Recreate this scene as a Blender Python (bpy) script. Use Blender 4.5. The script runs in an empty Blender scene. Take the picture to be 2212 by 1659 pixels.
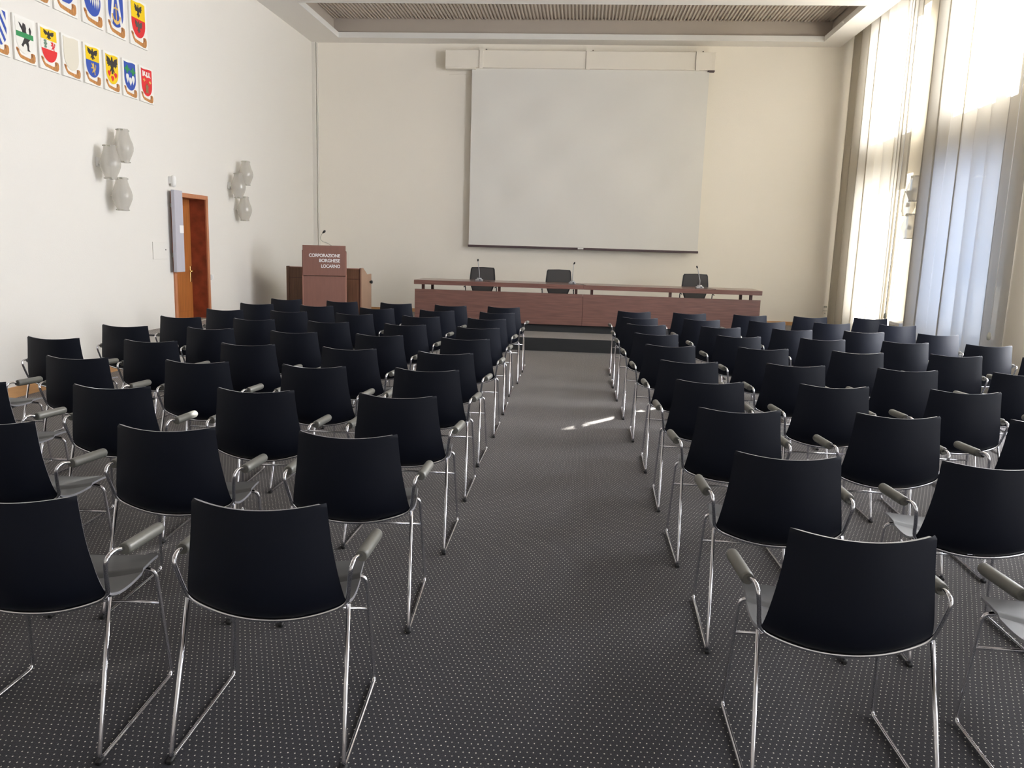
import bpy, math, random
from mathutils import Vector, Matrix
random.seed(7)
PI = math.pi
scene = bpy.context.scene
COL = scene.collection

# ------------------------------------------------------------------ camera
F_PX, CAM_H, PITCH, ROLL, YAW = 1749.9, 1.5871, 0.1695, 0.0293, -0.0806
cy, sy = math.cos(YAW), math.sin(YAW)
fwd = Vector((sy*math.cos(PITCH), cy*math.cos(PITCH), -math.sin(PITCH)))
r0 = Vector((cy, -sy, 0)); u0 = r0.cross(fwd)
rgt = math.cos(ROLL)*r0 + math.sin(ROLL)*u0
upv = -math.sin(ROLL)*r0 + math.cos(ROLL)*u0
cam = bpy.data.cameras.new('camera')
cam.sensor_width = 36.0; cam.sensor_fit = 'HORIZONTAL'
cam.lens = F_PX*36.0/2212.0
cam.clip_start = 0.05; cam.clip_end = 200
camo = bpy.data.objects.new('camera', cam); COL.objects.link(camo)
M = Matrix((rgt, upv, -fwd)).transposed().to_4x4()
M.translation = Vector((0, 0, CAM_H))
camo.matrix_world = M
scene.camera = camo

# ------------------------------------------------------------------ world, exposure
scene.view_settings.view_transform = 'Standard'
scene.view_settings.look = 'None'
scene.view_settings.gamma = 1.0
scene.view_settings.use_curve_mapping = False
scene.view_settings.exposure = 1.2
w = bpy.data.worlds.new('sky'); scene.world = w; w.use_nodes = True
bg = w.node_tree.nodes['Background']
bg.inputs[0].default_value = (0.62, 0.78, 1.0, 1); bg.inputs[1].default_value = 1.2
scene.cycles.use_denoising = True
scene.cycles.max_bounces = 10
scene.cycles.diffuse_bounces = 6
scene.cycles.glossy_bounces = 4
scene.cycles.transmission_bounces = 6
scene.cycles.transparent_max_bounces = 12
scene.cycles.caustics_reflective = False
scene.cycles.caustics_refractive = False
scene.cycles.sample_clamp_indirect = 4.0

# ------------------------------------------------------------------ room numbers
XL, XR, YF, YB, ZC = -5.4, 4.95, 16.24, -2.5, 5.36
WT = 0.25                                   # thickness of the window wall
STAGE_Y, STAGE_Z = 12.37, 0.20
# window bays in the right wall: (y0, y1, lower light, upper light)
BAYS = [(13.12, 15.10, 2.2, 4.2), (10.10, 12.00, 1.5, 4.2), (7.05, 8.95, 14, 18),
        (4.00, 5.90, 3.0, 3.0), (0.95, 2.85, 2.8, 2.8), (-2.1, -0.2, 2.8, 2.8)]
LOW, UPP = (0.55, 2.85), (3.52, 5.30)

# ------------------------------------------------------------------ sun and daylight at the windows
sd = bpy.data.lights.new('sun', 'SUN'); sd.energy = 34.0; sd.angle = math.radians(0.55)
sd.color = (1.0, 0.98, 0.94)
so = bpy.data.objects.new('sun', sd); COL.objects.link(so)
dirv = Vector((-0.60, -0.80, -0.323)).normalized()
so.rotation_euler = dirv.to_track_quat('-Z', 'Y').to_euler()
so.location = (20, 30, 15)
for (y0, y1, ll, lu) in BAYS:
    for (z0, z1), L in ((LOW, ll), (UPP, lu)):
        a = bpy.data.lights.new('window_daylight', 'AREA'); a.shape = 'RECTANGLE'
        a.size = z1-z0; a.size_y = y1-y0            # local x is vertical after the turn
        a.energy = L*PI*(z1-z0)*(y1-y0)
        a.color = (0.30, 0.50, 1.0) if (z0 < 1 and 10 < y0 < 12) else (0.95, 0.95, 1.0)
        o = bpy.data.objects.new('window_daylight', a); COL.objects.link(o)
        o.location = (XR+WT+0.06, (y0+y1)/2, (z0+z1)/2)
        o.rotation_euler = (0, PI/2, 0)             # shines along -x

# ------------------------------------------------------------------ materials
MATS = {}
def mat(name, col, rough=0.6, metal=0.0, spec=0.5, bump=None, noise=None, sheen=0.0, coat=0.0):
    m = bpy.data.materials.new(name); m.use_nodes = True
    nt = m.node_tree; b = nt.nodes['Principled BSDF']
    b.inputs['Base Color'].default_value = (*col, 1)
    b.inputs['Roughness'].default_value = rough
    b.inputs['Metallic'].default_value = metal
    b.inputs['Specular IOR Level'].default_value = spec
    if sheen: b.inputs['Sheen Weight'].default_value = sheen
    if coat: b.inputs['Coat Weight'].default_value = coat
    tc = nt.nodes.new('ShaderNodeTexCoord')
    if noise:                                   # (scale, amount, (sx,sy,sz))
        mp = nt.nodes.new('ShaderNodeMapping'); mp.inputs['Scale'].default_value = noise[2]
        nt.links.new(tc.outputs['Object'], mp.inputs[0])
        n = nt.nodes.new('ShaderNodeTexNoise'); n.inputs['Scale'].default_value = noise[0]
        n.inputs['Detail'].default_value = 5
        nt.links.new(mp.outputs[0], n.inputs['Vector'])
        r = nt.nodes.new('ShaderNodeMapRange')
        r.inputs['From Min'].default_value = 0.3; r.inputs['From Max'].default_value = 0.7
        r.inputs['To Min'].default_value = 1-noise[1]; r.inputs['To Max'].default_value = 1+noise[1]
        nt.links.new(n.outputs[0], r.inputs[0])
        v = nt.nodes.new('ShaderNodeVectorMath'); v.operation = 'SCALE'
        v.inputs[0].default_value = col
        nt.links.new(r.outputs[0], v.inputs['Scale'])
        nt.links.new(v.outputs[0], b.inputs['Base Color'])
    if bump:                                    # (scale, strength, distance)
        n = nt.nodes.new('ShaderNodeTexNoise'); n.inputs['Scale'].default_value = bump[0]
        n.inputs['Detail'].default_value = 3
        nt.links.new(tc.outputs['Object'], n.inputs['Vector'])
        bp = nt.nodes.new('ShaderNodeBump'); bp.inputs['Strength'].default_value = bump[1]
        bp.inputs['Distance'].default_value = bump[2]
        nt.links.new(n.outputs[0], bp.inputs['Height']); nt.links.new(bp.outputs[0], b.inputs['Normal'])
    MATS[name] = m
    return m

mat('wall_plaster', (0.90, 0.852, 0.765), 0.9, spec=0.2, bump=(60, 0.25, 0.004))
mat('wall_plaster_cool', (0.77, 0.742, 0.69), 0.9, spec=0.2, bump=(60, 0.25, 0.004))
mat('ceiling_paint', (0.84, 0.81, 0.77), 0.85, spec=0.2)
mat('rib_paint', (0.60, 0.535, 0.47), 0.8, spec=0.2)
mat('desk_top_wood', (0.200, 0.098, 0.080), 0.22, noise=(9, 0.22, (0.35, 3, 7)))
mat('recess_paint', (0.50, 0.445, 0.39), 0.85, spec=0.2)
mat('pelmet_white', (0.80, 0.79, 0.76), 0.5)
mat('shell_black', (0.0045, 0.0062, 0.0135), 0.52, spec=0.27)
mat('shell_edge_highlight', (0.26, 0.26, 0.28), 0.35, spec=0.7)  # highlight along the black shell's rim, put into the colour
mat('seat_black', (0.022, 0.021, 0.020), 0.52, spec=0.6, sheen=0.12)
mat('chrome', (0.74, 0.74, 0.78), 0.06, metal=1.0)
mat('rubber_grey', (0.145, 0.142, 0.125), 0.45, spec=0.6)
mat('rubber_black', (0.012, 0.012, 0.013), 0.5)
mat('black_plastic', (0.016, 0.016, 0.018), 0.45)
mat('seat_mesh_black', (0.060, 0.057, 0.056), 0.7)
mat('desk_wood', (0.200, 0.098, 0.080), 0.40, noise=(9, 0.22, (0.35, 3, 7)))
mat('desk_dark', (0.075, 0.028, 0.022), 0.5)
mat('lectern_wood', (0.235, 0.110, 0.085), 0.5, noise=(7, 0.05, (5, 3, 0.5)))
mat('edge_wood', (0.36, 0.17, 0.125), 0.5)
mat('cabinet_wood', (0.150, 0.075, 0.042), 0.5, noise=(8, 0.28, (9, 9, 0.35)))
mat('cabinet_side', (0.40, 0.25, 0.17), 0.5, noise=(5, 0.05, (6, 6, 0.5)))
mat('door_wood', (0.40, 0.135, 0.032), 0.45, noise=(7, 0.22, (9, 9, 0.4)))
mat('door_frame_wood', (0.50, 0.20, 0.095), 0.5, noise=(7, 0.10, (6, 6, 0.5)))
mat('door_reveal', (0.25, 0.052, 0.022), 0.5, noise=(7, 0.35, (1, 1, 1)))
mat('baseboard_wood', (0.55, 0.30, 0.13), 0.5, noise=(5, 0.10, (1, 1, 6)))
mat('brass', (0.75, 0.50, 0.20), 0.25, metal=1.0)
mat('white_plastic', (0.80, 0.79, 0.77), 0.45)
mat('panel_grey', (0.50, 0.49, 0.55), 0.5)
mat('housing_cream', (0.88, 0.83, 0.74), 0.5)
mat('seam_dark', (0.22, 0.19, 0.16), 0.7)
mat('screen_fabric', (0.79, 0.775, 0.735), 0.85, spec=0.2)
mat('screen_bar', (0.085, 0.055, 0.06), 0.45)
mat('grille_grey', (0.38, 0.37, 0.31), 0.6)
mat('silver_plastic', (0.42, 0.43, 0.45), 0.35, metal=0.5)
mat('letter_white', (0.88, 0.86, 0.86), 0.5)
mat('board_white', (0.84, 0.82, 0.77), 0.6)
mat('sh_white', (0.82, 0.80, 0.74), 0.6)
mat('sh_cream', (0.74, 0.69, 0.57), 0.6)
mat('sh_blue', (0.035, 0.085, 0.42), 0.5)
mat('sh_red', (0.74, 0.025, 0.03), 0.5)
mat('sh_yellow', (0.88, 0.60, 0.005), 0.5)
mat('sh_green', (0.03, 0.27, 0.09), 0.5)
mat('sh_greygreen', (0.16, 0.27, 0.19), 0.5)
mat('sh_black', (0.035, 0.03, 0.032), 0.5)
mat('sh_grey', (0.10, 0.09, 0.085), 0.5)
mat('sh_gold', (0.75, 0.48, 0.12), 0.5)
mat('sh_brown', (0.28, 0.16, 0.07), 0.5)
mat('ribbon', (0.50, 0.22, 0.065), 0.5, noise=(14, 0.25, (1, 3, 1)))
mat('ribbon_dark', (0.22, 0.08, 0.03), 0.5)
mat('outside_ground', (0.2, 0.2, 0.19), 0.9)
mat('sun_blocker_matte', (0.45, 0.42, 0.38), 0.9)

def carpet_mat(name, base, dot, riser=False):
    m = bpy.data.materials.new(name); m.use_nodes = True
    nt = m.node_tree; N = nt.nodes; L = nt.links
    b = N['Principled BSDF']; b.inputs['Roughness'].default_value = 0.75
    b.inputs['Specular IOR Level'].default_value = 0.25
    b.inputs['Sheen Weight'].default_value = 0.36; b.inputs['Sheen Roughness'].default_value = 0.35
    b.inputs['Sheen Tint'].default_value = (1.0, 0.88, 0.77, 1)
    def mth(op, a, c=None):
        n = N.new('ShaderNodeMath'); n.operation = op
        for i, v in enumerate((a, c)):
            if v is None: continue
            if isinstance(v, (int, float)): n.inputs[i].default_value = v
            else: L.new(v, n.inputs[i])
        return n.outputs[0]
    tc = N.new('ShaderNodeTexCoord'); sx = N.new('ShaderNodeSeparateXYZ')
    L.new(tc.outputs['Object'], sx.inputs[0])
    x, y = sx.outputs[0], sx.outputs[1]
    PX, PY = 0.0213, 0.0245
    v = mth('DIVIDE', y, PY); row = mth('FLOOR', v)
    off = mth('MULTIPLY', mth('MODULO', mth('ABSOLUTE', row), 2.0), 0.5)
    u_ = mth('ADD', mth('DIVIDE', x, PX), off)
    # a little wander from dot to dot
    cu = mth('FLOOR', u_)
    cmb = N.new('ShaderNodeCombineXYZ'); L.new(cu, cmb.inputs[0]); L.new(row, cmb.inputs[1])
    wn = N.new('ShaderNodeTexWhiteNoise'); wn.noise_dimensions = '2D'; L.new(cmb.outputs[0], wn.inputs['Vector'])
    sc_ = N.new('ShaderNodeSeparateColor'); L.new(wn.outputs['Color'], sc_.inputs[0])
    fu = mth('SUBTRACT', mth('SUBTRACT', mth('FRACT', u_), 0.5), mth('MULTIPLY', mth('SUBTRACT', sc_.outputs[0], 0.5), 0.12))
    fv = mth('SUBTRACT', mth('SUBTRACT', mth('FRACT', v), 0.5), mth('MULTIPLY', mth('SUBTRACT', sc_.outputs[1], 0.5), 0.16))
    du = mth('DIVIDE', mth('MULTIPLY', fu, PX), mth('ADD', 0.0019, mth('MULTIPLY', sc_.outputs[2], 0.0010)))
    dv = mth('DIVIDE', mth('MULTIPLY', fv, PY), 0.0031)
    d2 = mth('ADD', mth('MULTIPLY', du, du), mth('MULTIPLY', dv, dv))
    mask = mth('SUBTRACT', 1.0, mth('MINIMUM', d2, 1.0))
    mask = mth('MINIMUM', mth('MULTIPLY', mask, 2.2), 1.0)
    ns = N.new('ShaderNodeTexNoise'); ns.inputs['Scale'].default_value = 260; ns.inputs['Detail'].default_value = 2
    L.new(tc.outputs['Object'], ns.inputs['Vector'])
    mr = N.new('ShaderNodeMapRange'); mr.inputs['From Min'].default_value = 0.35; mr.inputs['From Max'].default_value = 0.65
    mr.inputs['To Min'].default_value = 0.70; mr.inputs['To Max'].default_value = 1.3
    L.new(ns.outputs[0], mr.inputs[0])
    sc2 = N.new('ShaderNodeVectorMath'); sc2.operation = 'SCALE'; sc2.inputs[0].default_value = base
    L.new(mr.outputs[0], sc2.inputs['Scale'])
    mx = N.new('ShaderNodeMix'); mx.data_type = 'RGBA'
    L.new(mask, mx.inputs[0]); L.new(sc2.outputs[0], mx.inputs[6]); mx.inputs[7].default_value = (*dot, 1)
    L.new(mx.outputs[2], b.inputs['Base Color'])
    bp = N.new('ShaderNodeBump'); bp.inputs['Strength'].default_value = 0.6; bp.inputs['Distance'].default_value = 0.002
    L.new(ns.outputs[0], bp.inputs['Height']); L.new(bp.outputs[0], b.inputs['Normal'])
    MATS[name] = m
carpet_mat('carpet', (0.036, 0.038, 0.048), (0.85, 0.83, 0.74))
mat('riser_rubber', (0.020, 0.021, 0.022), 0.6)

def curtain_mat(name, col, trans, through):
    m = bpy.data.materials.new(name); m.use_nodes = True
    nt = m.node_tree; N = nt.nodes; L = nt.links
    N.remove(N['Principled BSDF'])
    out = N['Material Output']
    d = N.new('ShaderNodeBsdfDiffuse'); d.inputs[0].default_value = (*col, 1)
    t = N.new('ShaderNodeBsdfTranslucent'); t.inputs[0].default_value = (*trans, 1)
    p = N.new('ShaderNodeBsdfTransparent'); p.inputs[0].default_value = (1, 1, 1, 1)
    m1 = N.new('ShaderNodeMixShader'); m1.inputs[0].default_value = 0.45
    m2 = N.new('ShaderNodeMixShader'); m2.inputs[0].default_value = through
    L.new(d.outputs[0], m1.inputs[1]); L.new(t.outputs[0], m1.inputs[2])
    L.new(m1.outputs[0], m2.inputs[1]); L.new(p.outputs[0], m2.inputs[2])
    L.new(m2.outputs[0], out.inputs[0])
    MATS[name] = m
curtain_mat('curtain_cloth', (0.44, 0.41, 0.36), (0.80, 0.76, 0.67), 0.015)

def glass_mat(name, tint, rough, glossy_mix, dif=None):
    m = bpy.data.materials.new(name); m.use_nodes = True
    nt = m.node_tree; N = nt.nodes; L = nt.links
    N.remove(N['Principled BSDF']); out = N['Material Output']
    p = N.new('ShaderNodeBsdfTransparent'); p.inputs[0].default_value = (*tint, 1)
    g = N.new('ShaderNodeBsdfGlossy'); g.inputs['Roughness'].default_value = rough
    mx = N.new('ShaderNodeMixShader'); mx.inputs[0].default_value = glossy_mix
    L.new(p.outputs[0], mx.inputs[1]); L.new(g.outputs[0], mx.inputs[2])
    res = mx
    if dif:
        tr = N.new('ShaderNodeBsdfTranslucent'); tr.inputs[0].default_value = (*dif[0], 1)
        df = N.new('ShaderNodeBsdfDiffuse'); df.inputs[0].default_value = (*dif[0], 1)
        mm = N.new('ShaderNodeMixShader'); mm.inputs[0].default_value = 0.5
        L.new(tr.outputs[0], mm.inputs[1]); L.new(df.outputs[0], mm.inputs[2])
        m2 = N.new('ShaderNodeMixShader'); m2.inputs[0].default_value = dif[1]
        L.new(mx.outputs[0], m2.inputs[1]); L.new(mm.outputs[0], m2.inputs[2]); res = m2
    L.new(res.outputs[0], out.inputs[0]); MATS[name] = m
glass_mat('pane_glass', (0.94, 0.96, 0.96), 0.02, 0.07)
glass_mat('shade_glass', (0.90, 0.89, 0.86), 0.2, 0.07, ((0.72, 0.70, 0.66), 0.50))

# ------------------------------------------------------------------ mesh builder
class MB:
    def __init__(s): s.v = []; s.f = []; s.sm = []
    def add(s, vs, fs, smooth=False):
        n = len(s.v); s.v += [tuple(p) for p in vs]
        s.f += [tuple(i+n for i in f) for f in fs]; s.sm += [smooth]*len(fs)
        return s
    def box(s, x0, x1, y0, y1, z0, z1, bev=0.0):
        if bev <= 0:
            v = [(x, y, z) for z in (z0, z1) for y in (y0, y1) for x in (x0, x1)]
            return s.add(v, [(0, 2, 3, 1), (4, 5, 7, 6), (0, 1, 5, 4), (2, 6, 7, 3), (0, 4, 6, 2), (1, 3, 7, 5)])
        b = min(bev, (x1-x0)/2.01, (y1-y0)/2.01, (z1-z0)/2.01)
        import itertools
        V = []; idx = {}
        for sx in (0, 1):
            for sy_ in (0, 1):
                for sz in (0, 1):
                    cx = (x0, x1)[sx]; cyy = (y0, y1)[sy_]; cz = (z0, z1)[sz]
                    dx = b*(1-2*sx); dy = b*(1-2*sy_); dz = b*(1-2*sz)
                    for k, p in (('x', (cx, cyy+dy, cz+dz)), ('y', (cx+dx, cyy, cz+dz)), ('z', (cx+dx, cyy+dy, cz))):
                        idx[(sx, sy_, sz, k)] = len(V); V.append(p)
        c = ((x0+x1)/2, (y0+y1)/2, (z0+z1)/2)
        F = []
        for a, k in enumerate('xyz'):
            for sgn in (0, 1):
                o = [i for i in range(3) if i != a]
                q = []
                for (p, r) in ((0, 0), (1, 0), (1, 1), (0, 1)):
                    t = [0, 0, 0]; t[a] = sgn; t[o[0]] = p; t[o[1]] = r
                    q.append(idx[(*t, k)])
                F.append(q)
        for a in range(3):
            o = [i for i in range(3) if i != a]; ka, kb = 'xyz'[o[0]], 'xyz'[o[1]]
            for p in (0, 1):
                for r in (0, 1):
                    t0 = [0, 0, 0]; t0[o[0]] = p; t0[o[1]] = r; t0[a] = 0
                    t1 = list(t0); t1[a] = 1
                    F.append([idx[(*t0, ka)], idx[(*t1, ka)], idx[(*t1, kb)], idx[(*t0, kb)]])
        for sx in (0, 1):
            for sy_ in (0, 1):
                for sz in (0, 1):
                    F.append([idx[(sx, sy_, sz, k)] for k in 'xyz'])
        out = []
        for f in F:                                  # orient outward
            P = [Vector(V[i]) for i in f]; m_ = sum(P, Vector())/len(P)
            nrm = (P[1]-P[0]).cross(P[2]-P[1])
            out.append(f if nrm.dot(m_-Vector(c)) > 0 else f[::-1])
        return s.add(V, out)
    def tube(s, pts, r, seg=10, caps=True, fillet=0.0, fs=5):
        P = [Vector(p) for p in pts]
        if fillet:
            Q = [P[0]]
            for i in range(1, len(P)-1):
                a = (P[i-1]-P[i]); c = (P[i+1]-P[i])
                fl = min(fillet, a.length*0.48, c.length*0.48)
                A = P[i]+a.normalized()*fl; Cc = P[i]+c.normalized()*fl
                for k in range(fs+1):
                    t = k/fs
                    Q.append((1-t)**2*A+2*t*(1-t)*P[i]+t*t*Cc)
            Q.append(P[-1]); P = Q
        rr = r if isinstance(r, (list, tuple)) else [r]*len(P)
        T = []
        for i in range(len(P)):
            a = P[max(i-1, 0)]; b = P[min(i+1, len(P)-1)]; T.append((b-a).normalized())
        up = Vector((0, 0, 1)) if abs(T[0].z) < 0.9 else Vector((1, 0, 0))
        n = T[0].cross(up).normalized(); V = []; 
        for i, p in enumerate(P):
            n = (n-T[i]*n.dot(T[i])).normalized(); b = T[i].cross(n)
            for k in range(seg):
                a = 2*PI*k/seg
                V.append(p+(n*math.cos(a)+b*math.sin(a))*rr[i])
        Fc = []
        for i in range(len(P)-1):
            for k in range(seg):
                k2 = (k+1) % seg
                Fc.append((i*seg+k, i*seg+k2, (i+1)*seg+k2, (i+1)*seg+k))
        s.add(V, Fc, True)
        if caps:
            base = len(s.v)-len(V)
            s.f.append(tuple(base+k for k in range(seg))[::-1]); s.sm.append(False)
            s.f.append(tuple(base+(len(P)-1)*seg+k for k in range(seg))); s.sm.append(False)
        return s
    def lathe(s, prof, c=(0, 0, 0), seg=24, axis='z', rib=0.0, nrib=0):
        V = []
        for (r, h) in prof:
            for k in range(seg):
                a = 2*PI*k/seg; q = r*(1+(rib*math.cos(nrib*a) if nrib else 0))
                p = (q*math.cos(a), q*math.sin(a), h)
                if axis == 'y': p = (p[0], h, p[1])
                if axis == 'x': p = (h, p[0], p[1])
                V.append((p[0]+c[0], p[1]+c[1], p[2]+c[2]))
        Fc = []
        for i in range(len(prof)-1):
            for k in range(seg):
                k2 = (k+1) % seg
                Fc.append((i*seg+k, i*seg+k2, (i+1)*seg+k2, (i+1)*seg+k))
        return s.add(V, Fc, True)
    def prism(s, poly, fn, d0, d1):
        """poly: 2D points; fn(a, b, d) -> 3D"""
        n = len(poly)
        V = [fn(a, b, d0) for a, b in poly]+[fn(a, b, d1) for a, b in poly]
        Fc = [tuple(range(n))[::-1], tuple(range(n, 2*n))]
        Fc += [(i, (i+1) % n, n+(i+1) % n, n+i) for i in range(n)]
        return s.add(V, Fc)
    def mesh(s, name, m, org=(0, 0, 0)):
        me = bpy.data.meshes.new(name)
        o = Vector(org)
        me.from_pydata([tuple(Vector(p)-o) for p in s.v], [], s.f)
        mm = m if isinstance(m, (list, tuple)) else [m]
        for k in mm: me.materials.append(MATS[k])
        me.polygons.foreach_set('use_smooth', s.sm)
        me.update()
        return me

def setp(o, label=None, cat=None, group=None, kind=None):
    if label: o['label'] = label
    if cat: o['category'] = cat
    if group: o['group'] = group
    if kind: o['kind'] = kind
    return o
def thing(name, label, cat, loc, rz=0.0, group=None):
    o = bpy.data.objects.new(name, None); o.empty_display_size = 0.1
    COL.objects.link(o); o.location = loc; o.rotation_euler = (0, 0, rz)
    return setp(o, label, cat, group)
def wloc(o):
    v = Vector(o.location)
    return v+wloc(o.parent) if o.parent else v
def part(name, mb, m, parent, label=None, local=False, org=None):
    """verts in world coordinates unless local; the origin goes to org (world) or the parent's base"""
    pw = Vector((0, 0, 0)) if local else wloc(parent)
    og = Vector(org)-pw if org is not None else Vector((0, 0, 0))
    me = mb.mesh(name, m, pw+og)
    o = bpy.data.objects.new(name, me); COL.objects.link(o); o.parent = parent; o.location = og
    if label: o['label'] = label
    return o
def single(name, mb, m, label, cat, org, group=None):
    me = mb.mesh(name, m, org); o = bpy.data.objects.new(name, me); COL.objects.link(o); o.location = org
    return setp(o, label, cat, group)
def struct(name, mb, m, parent=None, org=(0, 0, 0)):
    me = mb.mesh(name, m, org); o = bpy.data.objects.new(name, me); COL.objects.link(o); o.location = org
    if parent:
        o.parent = parent; o.location = Vector(org)-wloc(parent)
    else: o['kind'] = 'structure'
    return o
def copy_tree(root, loc, rz):
    r = root.copy(); COL.objects.link(r); r.location = loc; r.rotation_euler = (0, 0, rz)
    for ch in list(root.children):
        c = ch.copy(); COL.objects.link(c); c.parent = r
        for g in list(ch.children):
            d = g.copy(); COL.objects.link(d); d.parent = c
    return r

# ================================================================== SETTING
struct('floor', MB().box(XL-0.3, XR+WT, YB-0.2, YF+0.2, -0.2, 0.0), 'carpet')
st = MB().box(XL, XR, STAGE_Y+0.004, YF, 0.0, STAGE_Z)
struct('floor_stage', st, 'carpet')
rz = MB()
for k in range(9):
    z = 0.004+k*0.0218
    rz.box(-5.0, XR, STAGE_Y-0.004, STAGE_Y+0.006, z, z+0.0165)
rz.box(-5.0, XR, STAGE_Y-0.001, STAGE_Y+0.004, 0.0, STAGE_Z)
struct('trim_1', rz, 'riser_rubber')                     # ribbed riser of the stage

# left wall with a door opening
DY0, DY1, DZ0, DZ1 = 10.50, 11.42, 0.40, 2.10
w_ = MB()
w_.box(XL-0.35, XL, YB-0.2, DY0, 0, 5.9)
w_.box(XL-0.35, XL, DY1, YF+0.2, 0, 5.9)
w_.box(XL-0.35, XL, DY0, DY1, DZ1, 5.9)
w_.box(XL-0.35, XL, DY0, DY1, 0, DZ0)
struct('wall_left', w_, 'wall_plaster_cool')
struct('wall_front', MB().box(XL-0.3, XR+WT, YF, YF+0.2, 0, 5.9), 'wall_plaster')
struct('wall_back', MB().box(XL-0.3, XR+WT, YB-0.2, YB, 0, 5.9), 'wall_plaster_cool')
w_ = MB()
ys = [YB-0.2]+[v for b in sorted(BAYS) for v in (b[0], b[1])]+[YF+0.2]
for i in range(0, len(ys), 2):
    w_.box(XR, XR+WT, ys[i], ys[i+1], 0, 5.9)
for b in BAYS:
    for z0, z1 in ((0, LOW[0]), (LOW[1], UPP[0]), (UPP[1], 5.9)):
        w_.box(XR, XR+WT, b[0], b[1], z0, z1)
struct('wall_right', w_, 'wall_plaster')

# windows: frame with one mullion, panes, sill
for n, b in enumerate(BAYS):
    root = None
    fr = MB(); pn = MB()
    for z0, z1 in (LOW, UPP):
        f = 0.055; xa, xb = XR+0.13, XR+0.19
        ym = (b[0]+b[1])/2-0.35
        fr.box(xa, xb, b[0], b[0]+f, z0, z1); fr.box(xa, xb, b[1]-f, b[1], z0, z1)
        fr.box(xa, xb, b[0]+f, b[1]-f, z0, z0+f); fr.box(xa, xb, b[0]+f, b[1]-f, z1-f, z1)
        fr.box(xa, xb, ym-0.06, ym+0.06, z0+f, z1-f)
        for ya, yb in ((b[0]+f, ym-0.06), (ym+0.06, b[1]-f)):
            pn.add([(XR+0.16, ya, z0+f), (XR+0.16, yb, z0+f), (XR+0.16, yb, z1-f), (XR+0.16, ya, z1-f)], [(0, 1, 2, 3)])
    fo = struct('window_%d' % (n+1), fr, 'pelmet_white', org=(XR+0.16, (b[0]+b[1])/2, LOW[0]))
    p = part('window_pane', pn, 'pane_glass', fo)

# ceiling: white soffit ring and cross beams, recessed ribbed panels behind a lip
ce = MB(); cu_ = MB()
ZL, ZT, SB = 5.45, 5.735, 0.10
CX0, CX1, CXR = -4.765, 4.185, 4.58
beams = [(15.83, YF), (12.90, 13.60), (9.95, 10.67), (7.0, 7.72), (4.05, 4.77), (1.1, 1.82), (YB, -1.2)]
ce.box(XL, CX0, YB, YF, ZC, ZL); ce.box(CX1, CXR, YB, YF, ZC, ZL)
cu_.box(XL, CX0-SB, YB, YF, ZL, 5.9); cu_.box(CX1+SB+0.03, CXR, YB, YF, ZL, 5.9)
for y0, y1 in beams:
    ce.box(CX0, CX1, y0, y1, ZC, ZL)
    cu_.box(CX0-SB, CX1+SB+0.03, y0+(0.05 if y0 > YB else 0), y1-0.05 if y1 < YF else y1, ZL, 5.9)
struct('ceiling', ce, 'ceiling_paint')
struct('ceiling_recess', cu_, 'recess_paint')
lp = MB()                                               # thin pale edge strip round each recess
for i in range(len(beams)-1):
    ya, yb = beams[i+1][1], beams[i][0]
    t = 0.012
    lp.box(CX0, CX1, yb-t, yb, ZC-0.004, ZL+0.004); lp.box(CX0, CX1, ya, ya+t, ZC-0.004, ZL+0.004)
    lp.box(CX0, CX0+t, ya+t, yb-t, ZC-0.004, ZL+0.004); lp.box(CX1-t, CX1, ya+t, yb-t, ZC-0.004, ZL+0.004)
struct('trim_2', lp, 'pelmet_white')
rb = MB()
pitch = 0.065
for i in range(len(beams)-1):
    ya, yb = beams[i+1][1]-0.05, beams[i][0]+0.05
    x = CX0-SB; prof = []
    nn = int((CX1-CX0+2*SB)/pitch)
    for k in range(nn+1):
        for dx, z in ((0, ZT), (0.018, ZT), (0.024, ZT-0.028), (0.050, ZT-0.028), (0.056, ZT)):
            prof.append((x+k*pitch+dx, z))
    V = [(a, ya, z) for a, z in prof]+[(a, yb, z) for a, z in prof]; n = len(prof)
    rb.add(V, [(j, j+1, n+j+1, n+j) for j in range(n-1)])
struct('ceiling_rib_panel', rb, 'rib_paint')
struct('ceiling_slab', MB().box(XL-0.3, XR+WT, YB-0.2, YF+0.2, 5.9, 6.1), 'ceiling_paint')

# baseboards, corner trim
struct('baseboard_left', MB().box(XL, XL+0.018, YB, 9.30, 0, 0.105), 'baseboard_wood')
struct('baseboard_front', MB().box(XL+0.07, XR, YF-0.018, YF, STAGE_Z, STAGE_Z+0.07), 'baseboard_wood')
struct('trim_3', MB().box(XL, XL+0.075, YF-0.05, YF, STAGE_Z, ZC).box(XL+0.088, XL+0.112, YF-0.03, YF, STAGE_Z, ZC), 'wall_plaster_cool')

# landing under the door
ld = thing('door_landing', 'low white landing with grey carpet top below the side door', 'landing', (XL+0.22, 10.4, 0))
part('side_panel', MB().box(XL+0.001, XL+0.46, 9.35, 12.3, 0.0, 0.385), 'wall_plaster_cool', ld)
part('carpet_top', MB().box(XL+0.001, XL+0.47, 9.34, 12.31, 0.385, 0.40), 'carpet', ld)

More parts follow.
